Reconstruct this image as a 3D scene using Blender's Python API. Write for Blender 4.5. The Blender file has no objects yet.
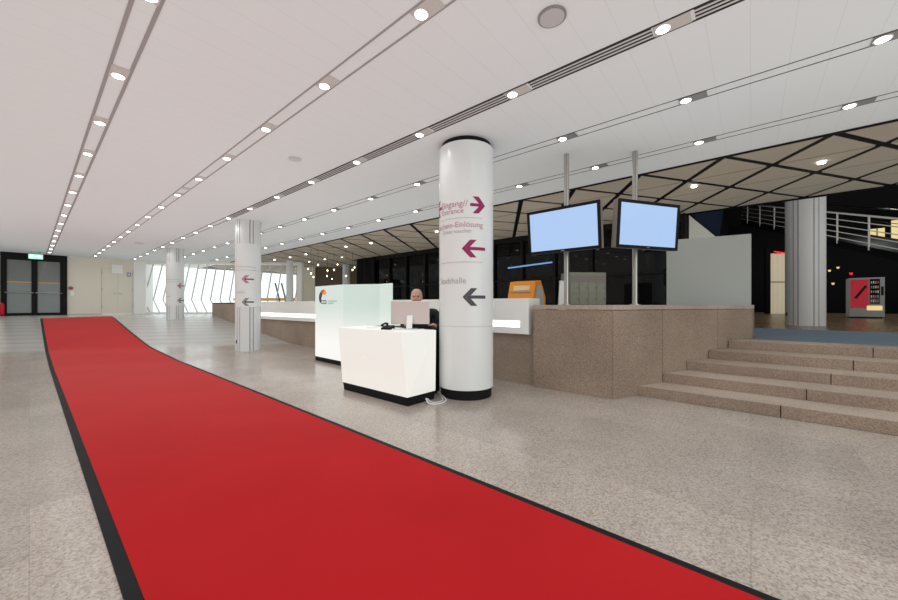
import bpy, bmesh, math, random
from mathutils import Vector, Matrix
random.seed(7)
sc = bpy.context.scene
C = sc.collection
S = 1.15            # eye height in metres; the plan below is drawn in eye-heights
PI = math.pi
CA, SA = .647, .763 # heading of the camera against the axis of the hall
HC = 2.775          # ceiling height
ORD = ['nearest', 'second', 'third', 'fourth', 'fifth', 'sixth', 'seventh', 'eighth', 'ninth', 'tenth', 'eleventh',
       'twelfth', 'thirteenth', 'fourteenth', 'fifteenth', 'sixteenth', 'seventeenth', 'eighteenth']

def plan(X, Z):     # survey metres right / ahead of the tripod -> hall axes (x across, y along)
    return (CA * X + SA * Z, -SA * X + CA * Z)

# ------------------------------------------------------------------ materials
MATS = {}
def mat(name, col, rough=.5, metal=0, emit=None, es=0, spec=.5):
    m = bpy.data.materials.new(name); m.use_nodes = True
    b = m.node_tree.nodes['Principled BSDF']
    b.inputs['Base Color'].default_value = (*col, 1); b.inputs['Roughness'].default_value = rough
    b.inputs['Metallic'].default_value = metal; b.inputs['Specular IOR Level'].default_value = spec
    if emit:
        b.inputs['Emission Color'].default_value = (*emit, 1); b.inputs['Emission Strength'].default_value = es
    # slight procedural mottling, so that nothing is perfectly flat
    nt = m.node_tree; n = nt.nodes.new('ShaderNodeTexNoise'); n.inputs['Scale'].default_value = 9
    mr = nt.nodes.new('ShaderNodeMapRange'); mr.inputs['To Min'].default_value = max(rough - .05, 0); mr.inputs['To Max'].default_value = min(rough + .05, 1)
    tc = nt.nodes.new('ShaderNodeTexCoord')
    nt.links.new(tc.outputs['Object'], n.inputs['Vector']); nt.links.new(n.outputs['Fac'], mr.inputs['Value']); nt.links.new(mr.outputs['Result'], b.inputs['Roughness'])
    MATS[name] = m
    return m

class NT:
    def __init__(s, m): s.m = m; s.t = m.node_tree; s.b = s.t.nodes['Principled BSDF']
    def n(s, typ, **kw):
        x = s.t.nodes.new(typ)
        for k, v in kw.items(): setattr(x, k, v)
        return x
    def l(s, a, b): s.t.links.new(a, b)
    def math(s, op, a, b=None):
        x = s.n('ShaderNodeMath', operation=op)
        for i, v in enumerate((a, b)):
            if v is None: continue
            if isinstance(v, (int, float)): x.inputs[i].default_value = v
            else: s.l(v, x.inputs[i])
        return x.outputs[0]
    def mix(s, f, a, b, blend='MIX'):
        x = s.n('ShaderNodeMix', data_type='RGBA', blend_type=blend)
        for i, v in ((0, f), (6, a), (7, b)):
            if isinstance(v, tuple): x.inputs[i].default_value = (*v, 1)
            elif isinstance(v, (int, float)): x.inputs[i].default_value = v
            else: s.l(v, x.inputs[i])
        return x.outputs[2]

white_ceiling = mat('white_ceiling', (.80, .80, .795), .75, spec=.2)
k = NT(white_ceiling); tc = k.n('ShaderNodeTexCoord'); sp = k.n('ShaderNodeSeparateXYZ'); k.l(tc.outputs['Object'], sp.inputs[0])
f = k.math('FRACT', k.math('DIVIDE', sp.outputs[1], .2162 * S)); f = k.math('LESS_THAN', f, .016)
k.l(k.mix(f, (.752, .797, .805), (.665, .705, .715)), k.b.inputs['Base Color'])

def speckle(name, cols, scale, rough, spec, slabs=False):
    m = mat(name, cols[0], rough, spec=spec); k = NT(m)
    tc = k.n('ShaderNodeTexCoord'); v = k.n('ShaderNodeTexVoronoi'); v.inputs['Scale'].default_value = scale
    k.l(tc.outputs['Object'], v.inputs['Vector'])
    r = k.n('ShaderNodeValToRGB'); sp = k.n('ShaderNodeSeparateColor'); k.l(v.outputs['Color'], sp.inputs[0]); k.l(sp.outputs[0], r.inputs[0])
    e = r.color_ramp.elements; e[0].color = (*cols[0], 1); e[1].color = (*cols[-1], 1)
    for i, c in enumerate(cols[1:-1]): x = e.new((i + 1) / (len(cols) - 1)); x.color = (*c, 1)
    r.color_ramp.interpolation = 'CONSTANT' if slabs else 'LINEAR'
    n = k.n('ShaderNodeTexNoise'); n.inputs['Scale'].default_value = 1.3; n.inputs['Detail'].default_value = 5; k.l(tc.outputs['Object'], n.inputs['Vector'])
    mr = k.n('ShaderNodeMapRange'); mr.inputs[1].default_value = .3; mr.inputs[2].default_value = .7; mr.inputs[3].default_value = .84; mr.inputs[4].default_value = 1.12
    k.l(n.outputs['Fac'], mr.inputs[0])
    hs = k.n('ShaderNodeHueSaturation'); k.l(r.outputs[0], hs.inputs['Color']); k.l(mr.outputs[0], hs.inputs['Value'])
    col = hs.outputs[0]
    if slabs:
        mp = k.n('ShaderNodeMapping'); mp.inputs['Rotation'].default_value = (0, 0, PI / 2); k.l(tc.outputs['Object'], mp.inputs[0])
        br = k.n('ShaderNodeTexBrick'); k.l(mp.outputs[0], br.inputs['Vector'])
        br.inputs['Scale'].default_value = 1; br.inputs['Brick Width'].default_value = 1.25; br.inputs['Row Height'].default_value = .62
        br.inputs['Mortar Size'].default_value = .003; br.inputs['Mortar Smooth'].default_value = .3
        br.inputs['Color1'].default_value = (1, 1, 1, 1); br.inputs['Color2'].default_value = (.80, .80, .81, 1); br.inputs['Mortar'].default_value = (.72, .72, .72, 1)
        col = k.mix(1.0, col, br.outputs['Color'], 'MULTIPLY')
        # the ramp at the far end: ribs across it, reflected light painted in as a paler grey
        sx = k.n('ShaderNodeSeparateXYZ'); k.l(tc.outputs['Object'], sx.inputs[0])
        s_ = k.math('ADD', sx.outputs[1], k.math('MULTIPLY', sx.outputs[0], .6))
        rib = k.math('LESS_THAN', k.math('FRACT', k.math('DIVIDE', s_, .62)), .24)
        n2 = k.n('ShaderNodeTexNoise'); n2.inputs['Scale'].default_value = 2.3; k.l(tc.outputs['Object'], n2.inputs['Vector'])
        rib = k.math('MULTIPLY', rib, n2.outputs['Fac'])
        ramp = k.mix(rib, (.44, .43, .41), (.26, .27, .27))
        on = k.math('GREATER_THAN', s_, 10.75 * S)
        col = k.mix(on, col, ramp)
        col = k.mix(.30, col, k.mix(n2.outputs['Fac'], (.35, .32, .295), (.46, .43, .40)))
    k.l(col, k.b.inputs['Base Color'])
    return m
terrazzo = speckle('terrazzo', [(.27, .215, .18), (.40, .335, .285), (.50, .435, .38), (.43, .355, .30), (.66, .61, .55)], 105, .20, .5, True)
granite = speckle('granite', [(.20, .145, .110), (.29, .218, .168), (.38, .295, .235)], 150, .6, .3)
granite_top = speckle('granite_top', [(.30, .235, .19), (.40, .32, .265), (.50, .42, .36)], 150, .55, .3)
counter_stone = speckle('counter_stone', [(.25, .19, .14), (.33, .26, .20), (.39, .31, .25)], 110, .55, .3)
red_pile = mat('red_pile', (.50, .013, .018), .95, spec=.08)
k = NT(red_pile); tc = k.n('ShaderNodeTexCoord'); n = k.n('ShaderNodeTexNoise'); n.inputs['Scale'].default_value = 320; n.inputs['Detail'].default_value = 3
k.l(tc.outputs['Object'], n.inputs['Vector']); n2 = k.n('ShaderNodeTexNoise'); n2.inputs['Scale'].default_value = 1.1; k.l(tc.outputs['Object'], n2.inputs['Vector'])
k.l(k.mix(k.math('MULTIPLY', k.math('ADD', n.outputs['Fac'], n2.outputs['Fac']), .5), (.30, .008, .010), (.51, .018, .022)), k.b.inputs['Base Color'])
k.b.inputs['Sheen Weight'].default_value = .16; k.b.inputs['Sheen Roughness'].default_value = .3; k.b.inputs['Sheen Tint'].default_value = (1, .72, .66, 1)
rubber = mat('black_rubber', (.008, .008, .009), .6, spec=.2)
black = mat('black_paint', (.006, .006, .007), .5, spec=.25)
groove = mat('dark_groove', (.03, .03, .03), .7)
grey_groove = mat('grey_groove', (.33, .33, .33), .6)
slat_m = mat('grille_slat', (.62, .62, .61), .45)
plate_m = mat('lamp_plate', (.55, .54, .51), .45)
grey_plate = mat('grey_lamp_plate', (.26, .26, .26), .45)
lens_m = mat('lamp_lens', (1, 1, 1), .4, emit=(1, .98, .95), es=9)
col_white = mat('column_white', (.77, .80, .80), .22, spec=.5)
col_panel = mat('column_panel', (.70, .725, .725), .4)
col_seam = mat('column_seam', (.34, .34, .35), .6)
magenta = mat('magenta_print', (.30, .008, .10), .5)
dgrey = mat('grey_print', (.075, .07, .085), .5)
pink = mat('pale_pink_print', (.50, .20, .27), .5)
lgrey = mat('pale_grey_print', (.42, .40, .40), .5)
tri_panel = mat('triangle_panel', (.50, .455, .385), .65, spec=.2)
k = NT(tri_panel); tc = k.n('ShaderNodeTexCoord'); n = k.n('ShaderNodeTexNoise'); n.inputs['Scale'].default_value = .8; k.l(tc.outputs['Object'], n.inputs['Vector'])
k.l(k.mix(n.outputs['Fac'], (.39, .345, .275), (.50, .445, .36)), k.b.inputs['Base Color'])
dark_glass = mat('dark_glass', (.003, .0035, .004), .02, spec=.24)
door_glass = mat('grey_glass', (.17, .19, .185), .05, spec=.6)
beige = mat('beige_panel', (.74, .70, .59), .5)
steel = mat('brushed_steel', (.55, .54, .52), .3, 1)
white_m = mat('white_lacquer', (.87, .87, .85), .35)
slot_light = mat('slot_light', (1, 1, 1), .4, emit=(1, .98, .94), es=1.6)
grey_panel = mat('grey_panel', (.40, .42, .40), .5)
screen_m = mat('blue_screen', (.05, .06, .07), .15, emit=(.40, .57, .86), es=.92)
tv_back = mat('screen_casing', (.22, .19, .17), .45)
orange = mat('orange_casing', (.78, .27, .015), .4)
alu = mat('aluminium_back', (.68, .60, .58), .3, .2)
skin = mat('skin', (.60, .36, .27), .5)
jacket_m = mat('black_cloth', (.012, .012, .014), .8)
hair_m = mat('grey_hair', (.34, .27, .23), .8)
eye_m = mat('eye', (.05, .04, .035), .2)
lips_m = mat('lips', (.42, .17, .14), .5)
blue_mat = mat('blue_grey_carpet', (.155, .20, .245), .95, spec=.1)
brown_floor = mat('brown_floor', (.16, .11, .065), .28, spec=.4)
brown_wall = mat('brown_wall', (.12, .095, .065), .6)
void = mat('dark_wall', (.008, .008, .009), .8, spec=.1)
navy = mat('navy_soffit', (.007, .016, .034), .6)
yellow_lit = mat('warm_lit_panel', (.5, .4, .2), .5, emit=(1, .78, .36), es=.6)
beige_lit = mat('warm_curtain', (.5, .45, .35), .7, emit=(1, .88, .62), es=.22)
red_neon = mat('red_neon', (.5, .0, .0), .5, emit=(1, .02, .03), es=1.2)
blue_streak_glow = mat('blue_reflected_glow', (.1, .2, .5), .5, emit=(.22, .42, .80), es=.6)  # blue reflection in the glass front, put into a glowing colour
bulb_m = mat('bulb', (1, 1, 1), .4, emit=(1, .86, .6), es=6)
exit_m = mat('exit_green', (.1, .6, .4), .5, emit=(.42, 1, .82), es=.9)
exit_w = mat('exit_white', (.8, .9, .85), .5, emit=(.85, 1, .95), es=1.0)
red_paint = mat('red_paint', (.55, .008, .03), .35)
poster_red = mat('poster_red', (.45, .02, .035), .4, emit=(.5, .02, .04), es=.25)
purple = mat('purple_sign', (.22, .16, .40), .5)
paper = mat('white_paper', (.85, .85, .83), .6)
wood_rail = mat('orange_wood', (.62, .33, .12), .45)
mesh_grey = mat('steel_panel', (.24, .24, .19), .4, .3)
mull_m = mat('pale_mullion', (.62, .62, .58), .5)
out_ground = mat('outside_paving', (.75, .74, .70), .9)
out_orange = mat('outside_orange', (.85, .50, .22), .8)
out_dark = mat('outside_dark', (.10, .10, .10), .8)
rail_m = mat('pale_steel_rail', (.62, .60, .55), .35)
cable_w = mat('white_cable', (.75, .75, .75), .45)
logo_or = mat('logo_orange', (.85, .27, .08), .5, emit=(.85, .27, .08), es=.35)
logo_dk = mat('logo_dark', (.05, .06, .065), .5)
logo_tx = mat('logo_text', (.36, .42, .42), .5)

def lit(name, lo, hi, z0, z1, es):          # an internally lit panel; its glow, graded upward, is put into the emission colour
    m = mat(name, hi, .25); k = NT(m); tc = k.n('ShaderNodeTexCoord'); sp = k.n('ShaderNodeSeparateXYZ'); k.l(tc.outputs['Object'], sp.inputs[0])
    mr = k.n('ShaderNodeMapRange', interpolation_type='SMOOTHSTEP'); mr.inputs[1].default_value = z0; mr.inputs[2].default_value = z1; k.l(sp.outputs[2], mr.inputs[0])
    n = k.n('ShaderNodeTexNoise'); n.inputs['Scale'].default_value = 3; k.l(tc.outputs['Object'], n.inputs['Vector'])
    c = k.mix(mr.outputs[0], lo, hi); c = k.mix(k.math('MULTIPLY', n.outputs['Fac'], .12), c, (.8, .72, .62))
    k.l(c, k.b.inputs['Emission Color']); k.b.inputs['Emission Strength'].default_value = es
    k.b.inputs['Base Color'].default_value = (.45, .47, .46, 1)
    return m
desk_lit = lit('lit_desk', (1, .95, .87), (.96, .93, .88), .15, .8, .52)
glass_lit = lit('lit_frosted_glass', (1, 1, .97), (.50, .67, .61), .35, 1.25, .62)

glass_mid = lit('lit_frosted_glass_middle', (.92, 1, .95), (.41, .59, .525), .35, 1.25, .62)

# ------------------------------------------------------------------ mesh helpers (all in eye-heights)
class MB:
    def __init__(s): s.v = []; s.f = []; s.sm = []
    def add(s, vs, fs, smooth=False):
        b = len(s.v); s.v += [tuple(v) for v in vs]; s.f += [tuple(b + i for i in f) for f in fs]; s.sm += [smooth] * len(fs); return s
    def box(s, x0, x1, y0, y1, z0, z1):
        return s.add([(x, y, z) for z in (z0, z1) for y in (y0, y1) for x in (x0, x1)],
                     [(0, 2, 3, 1), (4, 5, 7, 6), (0, 1, 5, 4), (2, 6, 7, 3), (0, 4, 6, 2), (1, 3, 7, 5)])
    def prism(s, pts, z0, z1, smooth=False):    # polygon in plan, extruded up
        n = len(pts); a = sum(pts[i][0] * pts[(i + 1) % n][1] - pts[(i + 1) % n][0] * pts[i][1] for i in range(n))
        if a < 0: pts = pts[::-1]
        s.add([(*p, z0) for p in pts] + [(*p, z1) for p in pts], [tuple(range(n))[::-1], tuple(range(n, 2 * n))])
        s.add([(*p, z0) for p in pts] + [(*p, z1) for p in pts], [(i, (i + 1) % n, n + (i + 1) % n, n + i) for i in range(n)], smooth)
        return s
    def bar(s, a, b, w, h):                     # plan segment a->b thick wall (w to both sides), h=(z0,z1)
        a, b = Vector(a), Vector(b); d = (b - a).normalized(); q = Vector((-d.y, d.x)) * w / 2
        return s.prism([tuple(a + q), tuple(b + q), tuple(b - q), tuple(a - q)], *h)
    def hexa(s, lo, hi):                        # 4 bottom + 4 top points
        return s.add(list(lo) + list(hi), [(3, 2, 1, 0), (4, 5, 6, 7), (0, 1, 5, 4), (1, 2, 6, 5), (2, 3, 7, 6), (3, 0, 4, 7)])
    def lathe(s, prof, c=(0, 0), n=32, smooth=True):
        vs = []; m = len(prof)
        for i in range(n):
            a = 2 * PI * i / n
            vs += [(c[0] + r * math.cos(a), c[1] + r * math.sin(a), z) for r, z in prof]
        fs = [(i * m + j, ((i + 1) % n) * m + j, ((i + 1) % n) * m + j + 1, i * m + j + 1) for i in range(n) for j in range(m - 1)]
        s.add(vs, fs, smooth)
        s.add([(c[0] + prof[-1][0] * math.cos(2 * PI * i / n), c[1] + prof[-1][0] * math.sin(2 * PI * i / n), prof[-1][1]) for i in range(n)], [tuple(range(n))])
        return s.add([(c[0] + prof[0][0] * math.cos(2 * PI * i / n), c[1] + prof[0][0] * math.sin(2 * PI * i / n), prof[0][1]) for i in range(n)], [tuple(range(n))[::-1]])
    def tube(s, pts, r, n=8, smooth=True):
        pts = [Vector(p) for p in pts]; vs = []; m = len(pts)
        for i, p in enumerate(pts):
            d = (pts[min(i + 1, m - 1)] - pts[max(i - 1, 0)]).normalized()
            u = d.cross(Vector((0, 0, 1)) if abs(d.z) < .95 else Vector((1, 0, 0))).normalized(); w = d.cross(u)
            rr = r[i] if isinstance(r, (list, tuple)) else r
            vs += [p + (u * math.cos(2 * PI * j / n) + w * math.sin(2 * PI * j / n)) * rr for j in range(n)]
        fs = [(i * n + j, i * n + (j + 1) % n, (i + 1) * n + (j + 1) % n, (i + 1) * n + j) for i in range(m - 1) for j in range(n)]
        s.add(vs, fs, smooth); s.add(vs[:n], [tuple(range(n))]); return s.add(vs[-n:], [tuple(range(n))[::-1]])
    def poly(s, pts): return s.add(pts, [tuple(range(len(pts)))])

def spline(pts, n=8):
    P = [Vector(p) for p in pts]; P = [P[0]] + P + [P[-1]]; out = []
    for i in range(1, len(P) - 2):
        for j in range(n):
            t = j / n; a, b, c, d = P[i - 1:i + 3]
            out.append(.5 * (2 * b + (c - a) * t + (2 * a - 5 * b + 4 * c - d) * t * t + (3 * b - a - 3 * c + d) * t ** 3))
    return out + [P[-2]]

def build(name, mb, m, parent=None, bevel=0, world=False, scale=None):
    sc_ = S if scale is None else scale
    me = bpy.data.meshes.new(name)
    vs = [Vector(v) * sc_ for v in mb.v]
    if world and parent is not None:
        inv = parent.matrix_basis.inverted(); vs = [inv @ v for v in vs]
    me.from_pydata([tuple(v) for v in vs], [], mb.f)
    for p, s_ in zip(me.polygons, mb.sm): p.use_smooth = s_
    bm = bmesh.new(); bm.from_mesh(me); bmesh.ops.remove_doubles(bm, verts=bm.verts, dist=1e-5)
    bmesh.ops.recalc_face_normals(bm, faces=bm.faces); bm.to_mesh(me); bm.free()
    if any(mb.sm): me.set_sharp_from_angle(angle=.75)
    me.materials.append(m)
    o = bpy.data.objects.new(name, me); C.objects.link(o)
    if parent is not None: o.parent = parent
    if bevel:
        b = o.modifiers.new('bevel', 'BEVEL'); b.width = bevel * S; b.segments = 2; b.limit_method = 'ANGLE'; b.angle_limit = .7
    if any(mb.sm):
        bpy.context.view_layer.update()
    return o

def thing(name, label, cat, loc=(0, 0, 0), rotz=0, group=None):
    o = bpy.data.objects.new(name, None); C.objects.link(o); o.empty_display_size = .1
    o.matrix_basis = Matrix.Translation(Vector(loc) * S) @ Matrix.Rotation(rotz, 4, 'Z')
    return tag(o, label, cat, group)
def tag(o, label, cat, group=None):
    o['label'] = label; o['category'] = cat
    if group: o['group'] = group
    return o
def struct(name, mb, m, bevel=0, parent=None):
    o = build(name, mb, m, parent, bevel); 
    if parent is None: o['kind'] = 'structure'
    return o
def sempty(name):
    o = bpy.data.objects.new(name, None); C.objects.link(o); o['kind'] = 'structure'; return o
def dup(root, loc, label, group):
    r = root.copy(); C.objects.link(r); r.location = Vector(loc) * S; r['label'] = label; r['group'] = group
    for ch in list(root.children):
        c = ch.copy(); C.objects.link(c); c.parent = r
        for g in ch.children:
            d = g.copy(); C.objects.link(d); d.parent = c
    return r

def text_mesh(body, mapper, width=None, size=.06, align='LEFT', bold=0):
    cu = bpy.data.curves.new('t', 'FONT'); cu.body = body; cu.size = 1; cu.resolution_u = 3; cu.offset = bold
    ob = bpy.data.objects.new('t', cu); C.objects.link(ob)
    dg = bpy.context.evaluated_depsgraph_get(); me = bpy.data.meshes.new_from_object(ob.evaluated_get(dg))
    xs = [v.co.x for v in me.vertices]; x0, x1 = min(xs), max(xs)
    k = width / (x1 - x0) if width else size
    off = -x0 if align == 'LEFT' else (-x1 if align == 'RIGHT' else -(x0 + x1) / 2)
    mb = MB(); mb.add([mapper((v.co.x + off) * k, v.co.y * k) for v in me.vertices], [tuple(p.vertices) for p in me.polygons])
    bpy.data.objects.remove(ob); bpy.data.curves.remove(cu); bpy.data.meshes.remove(me)
    return mb
def arrow_mesh(mapper, w, h, left=True):       # thick chevron and stem, cut into short pieces so that it follows a curved face
    mb = MB(); sg = -1 if left else 1
    th = h * .30; tip = w / 2
    def strip(fa, fb, u0, u1, n=8):
        for i in range(n):
            q = [u0 + (u1 - u0) * i / n, u0 + (u1 - u0) * (i + 1) / n]
            mb.add([mapper(sg * u, v) for u, v in ((q[0], fa(q[0])), (q[1], fa(q[1])), (q[1], fb(q[1])), (q[0], fb(q[0])))], [(0, 1, 2, 3)])
    L = h * .5 * .95                           # run of the chevron
    for s_ in (1, -1):                         # one arm of the chevron: parallelogram split vertically
        n = 8
        for i in range(n):
            a, b = i / n, (i + 1) / n
            P = lambda q, o: (tip - o - L * q, s_ * (h / 2) * q)
            mb.add([mapper(sg * x, y) for x, y in (P(a, 0), P(b, 0), P(b, th * 1.25), P(a, th * 1.25))], [(0, 1, 2, 3)])
    strip(lambda u: h * .09, lambda u: -h * .09, -w / 2, tip - th)
    return mb

# ------------------------------------------------------------------ shell
def rise(o, t):
    s = t + .6 * (o - 1.66)
    pts = ((7.8, 0), (9.0, .045), (9.9, .075), (10.4, .12), (14.9, .60), (15.5, .632), (16, .64))
    if s <= pts[0][0]: return 0
    for (a, x), (b, y) in zip(pts, pts[1:]):
        if s <= b: return x + (y - x) * (s - a) / (b - a)
    return .64
mb = MB(); nx, ny = 48, 106; x0, x1, y0, y1 = -5, 8.25, -6, 20.5
mb.add([(x0 + (x1 - x0) * i / nx, y0 + (y1 - y0) * j / ny, rise(x0 + (x1 - x0) * i / nx, y0 + (y1 - y0) * j / ny)) for j in range(ny + 1) for i in range(nx + 1)],
       [(j * (nx + 1) + i, j * (nx + 1) + i + 1, (j + 1) * (nx + 1) + i + 1, (j + 1) * (nx + 1) + i) for j in range(ny) for i in range(nx)], True)
mb.add([(8.25, 10.6, rise(8.2, 10.6)), (15, 10.6, .64), (15, 20.5, .64), (8.25, 20.5, .64)], [(0, 1, 2, 3)])
struct('floor', mb, terrazzo)
E1 = 5.377; E2 = 8.253; TS = .905; T0 = -.662; DO = .719
struct('ceiling', MB().box(-5, E1 - .02, -6, 20.5, HC, HC + .1), white_ceiling)
# triangular panels with dark joints under a black deck
mb = MB()
for r in range(12):
    o0, o1 = E1 + DO * r, E1 + DO * (r + 1)
    for q in range(-8, 24):
        t = T0 + TS * q + (TS / 2 if r % 2 else 0)
        for tri in (((o0, t), (o0, t + TS), (o1, t + TS / 2)), ((o0, t + TS), (o1, t + TS * 1.5), (o1, t + TS / 2))):
            cx, cy = sum(p[0] for p in tri) / 3, sum(p[1] for p in tri) / 3
            if cy > 19.4 or cy < -6 or (o0 > E2 - .1 and cy < 12.0): continue
            inn = []
            for i in range(3):
                # offset each edge inward: along-joints thin, diagonals thick
                inn.append(Vector(tri[i]))
            def off(a, b, c):
                d = (b - a).normalized(); nn = Vector((-d.y, d.x))
                if nn.dot(c - a) < 0: nn = -nn
                w = .017 if abs(d.x) < .1 else .040
                return a + nn * w, d
            L = [off(inn[i], inn[(i + 1) % 3], inn[(i + 2) % 3]) for i in range(3)]
            pts = []
            for i in range(3):
                (p, d), (q_, e) = L[i - 1], L[i]
                den = d.x * e.y - d.y * e.x; tt = ((q_ - p).x * e.y - (q_ - p).y * e.x) / den
                pts.append(tuple(p + d * tt))
            mb.prism(pts, HC - .004, HC + .004)
tc_ = struct('ceiling_triangles', mb, tri_panel)
mb = MB().box(E1 - .02, E2, -6, 20.5, HC + .005, HC + .1); mb.box(E2, 15, 11.5, 20.5, HC + .005, HC + .1); mb.box(E1 - .025, E1 - .005, -6, 20.5, HC - .02, HC + .02)
struct('ceiling_deck', mb, black)
mb = MB().box(E2 - .02, E2 + .06, -6, 1.0, HC - .02, HC + 3.3); struct('trim_ceiling_edge', mb, void)

# left wall (outside the picture), back wall with its doors
struct('wall_left', MB().box(-5.1, -5, -6, 20.5, 0, HC), beige)
TB = 19.0
mb = MB().box(-5, -.62, TB, TB + .15, .64, HC).box(.894, 1.787, TB, TB + .15, .64, HC).box(2.71, 2.85, TB, TB + .15, .64, HC)
mb.box(1.787, 2.71, TB, TB + .15, 2.42, HC)
struct('wall_back', mb, beige)
# black glass double door
d = sempty('door_1')
mb = MB().box(-.62, -.55, TB - .06, TB + .1, .64, HC).box(.79, .894, TB - .06, TB + .1, .64, HC).box(-.55, .79, TB - .06, TB + .1, HC - .2, HC).box(-.55, .79, TB - .05, TB + .1, .64, .67)
build('door_frame', mb, black, d)
for a, b in ((-.55, .12), (.1205, .79)):
    lf = build('door_leaf', MB().box(a, a + .07, TB - .04, TB + .04, .67, HC - .2).box(b - .07, b, TB - .04, TB + .04, .67, HC - .2)
               .box(a + .07, b - .07, TB - .04, TB + .04, .67, .73).box(a + .07, b - .07, TB - .04, TB + .04, HC - .24, HC - .2), black, d)
    build('glass_pane', MB().box(a + .07, b - .07, TB - .01, TB + .01, .73, HC - .24), door_glass, lf)
    build('orange_stripe', MB().box(a + .07, b - .07, TB - .014, TB - .011, 1.76, 1.80), wood_rail, lf)
    build('push_bar', MB().tube([(a + .02, TB - .1, 1.42), (b - .02, TB - .1, 1.42)], .015).tube([(a + .04, TB - .1, 1.42), (a + .04, TB, 1.42)], .012).tube([(b - .04, TB - .1, 1.42), (b - .04, TB, 1.42)], .012), steel, lf)
d = sempty('door_2')
build('door_frame', MB().box(1.787, 1.80, TB - .01, TB + .1, .64, 2.42).box(2.697, 2.71, TB - .01, TB + .1, .64, 2.42), plate_m, d)
for a, b, hx in ((1.80, 2.245, 2.2), (2.252, 2.697, 2.29)):
    lf = build('door_leaf', MB().box(a, b, TB, TB + .06, .65, 2.415), beige, d, bevel=.004)
    build('door_handle', MB().tube([(hx, TB, 1.45), (hx, TB - .05, 1.45), (hx + (.07 if hx > 2.25 else -.07), TB - .05, 1.45)], .012), steel, lf)
    for z in (.9, 1.55, 2.2): build('hinge', MB().tube([(a if hx < 2.25 else b, TB - .01, z), (a if hx < 2.25 else b, TB - .01, z + .1)], .014), steel, lf)
struct('baseboard_back', MB().box(.9, 1.787, TB - .012, TB, .64, .68), plate_m)
# white pier between the doors and the windows, then the slanting window wall
W0, W1 = plan(-12.75, 14.7), plan(-6.2, 14.9)
struct('wall_pier', MB().prism([(2.72, TB - .02), plan(-12.35, 14.5), plan(-12.8, 15.4), (3.1, TB + .5)], .64, HC), white_m)
struct('trim_window_head', MB().bar(W0, W1, .3, (HC - .10, HC)), white_m)
struct('trim_window_sill', MB().bar(W0, W1, .25, (.5, .70)), white_m)
win = sempty('window_1')
wd = (Vector(W1) - Vector(W0)); wl = wd.length; wd.normalize()
NM = 17
def wp(u, z): p = Vector(W0) + wd * u; return (p.x, p.y, z)
for i in range(NM + 1):
    u = wl * i / NM; kx = -.30; tx = .16 * max(0, 1 - i / 9)
    build('mullion', MB().tube([wp(min(max(u, 0), wl), .70), wp(min(max(u + kx * .8, .0), wl), 1.22), wp(min(max(u + tx, 0), wl), HC - .10)], .022, 6, False), mull_m, win)
mg = bpy.data.materials.new('clear_glass'); mg.use_nodes = True; nt = mg.node_tree; nt.nodes.remove(nt.nodes['Principled BSDF'])
tr = nt.nodes.new('ShaderNodeBsdfTransparent'); gl = nt.nodes.new('ShaderNodeBsdfGlossy'); gl.inputs['Roughness'].default_value = .02; mx = nt.nodes.new('ShaderNodeMixShader'); mx.inputs[0].default_value = .05
nt.links.new(tr.outputs[0], mx.inputs[1]); nt.links.new(gl.outputs[0], mx.inputs[2]); nt.links.new(mx.outputs[0], nt.nodes['Material Output'].inputs[0])
build('glass_pane', MB().bar(W0, W1, .01, (.70, HC - .10)), mg, win)
# outdoors
struct('ground_outside', MB().poly([(*plan(-30, 15.6), .5), (*plan(4, 15.6), .5), (*plan(6, 40), .5), (*plan(-40, 40), .5)]), out_ground)
o = build('orange_fence', MB().bar(plan(-11.5, 19), plan(-8.2, 19), .05, (1.22, 1.38)).bar(plan(-10.6, 19), plan(-10.5, 19), .05, (.5, 1.3)).bar(plan(-8.6, 19), plan(-8.5, 19), .05, (.5, 1.3)), out_orange)
tag(o, 'orange horizontal rail fence outside the bright slanted windows', 'fence')
for i, px in enumerate((-8.25, -7.95, -7.6)):
    o = build('slanted_post', MB().tube([(*plan(px + .15, 17), .5), (*plan(px + .15, 17), 1.25), (*plan(px - .05, 17), 2.05)], .035, 6, False), out_dark)
    tag(o, ['dark slanted post outside the window, nearest to the sign column', 'dark slanted post outside the window, middle one of three', 'dark slanted post outside the window, nearest to the white slender column'][i], 'post', 'dark posts outside the windows')
# brown rear wall behind the pendants and its white frame
B0, B1, B2 = plan(-6.2, 15.0), plan(-6.9, 16.6), plan(-.5, 16.6)
struct('wall_rear', MB().bar(plan(-7.1, 16.6), plan(-6.25, 16.6), .1, (.5, HC)), beige)
struct('wall_rear_brown', MB().bar(plan(-6.3, 16.75), plan(0, 16.75), .1, (.5, HC)), brown_wall)
struct('trim_window_jamb', MB().bar(plan(-6.3, 14.9), plan(-6.12, 14.9), .25, (.5, HC)), white_m)

# black glazed front on the right
struct('wall_front_end', MB().box(8.25, 15, 11.47, 11.57, 0, HC), void)
fac = sempty('window_front')
gp = build('glass_pane', MB().box(8.24, 8.26, 1.0, 10.6, 0, HC), dark_glass, fac)
for i, t in enumerate([1.0 + .87 * j for j in range(12)]):
    build('mullion', MB().box(8.16, 8.30, t - .035, t + .035, 0, HC), black, fac)
build('transom', MB().box(8.19, 8.27, 1.0, 10.6, 1.62, 1.66).box(8.17, 8.29, 1, 10.6, HC - .14, HC), black, fac)
mb = MB(); n = 60; pts = [(8.13 + .05 * math.sin(i * .95), 10.45 + 1.05 * i / n) for i in range(n + 1)]
mb.add([(*p, .02) for p in pts] + [(*p, HC - .02) for p in pts], [(i, i + 1, n + 2 + i, n + 1 + i) for i in range(n)], True)
tag(build('curtain', mb, black), 'black pleated curtain at the left end of the dark glass front', 'curtain')
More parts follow.
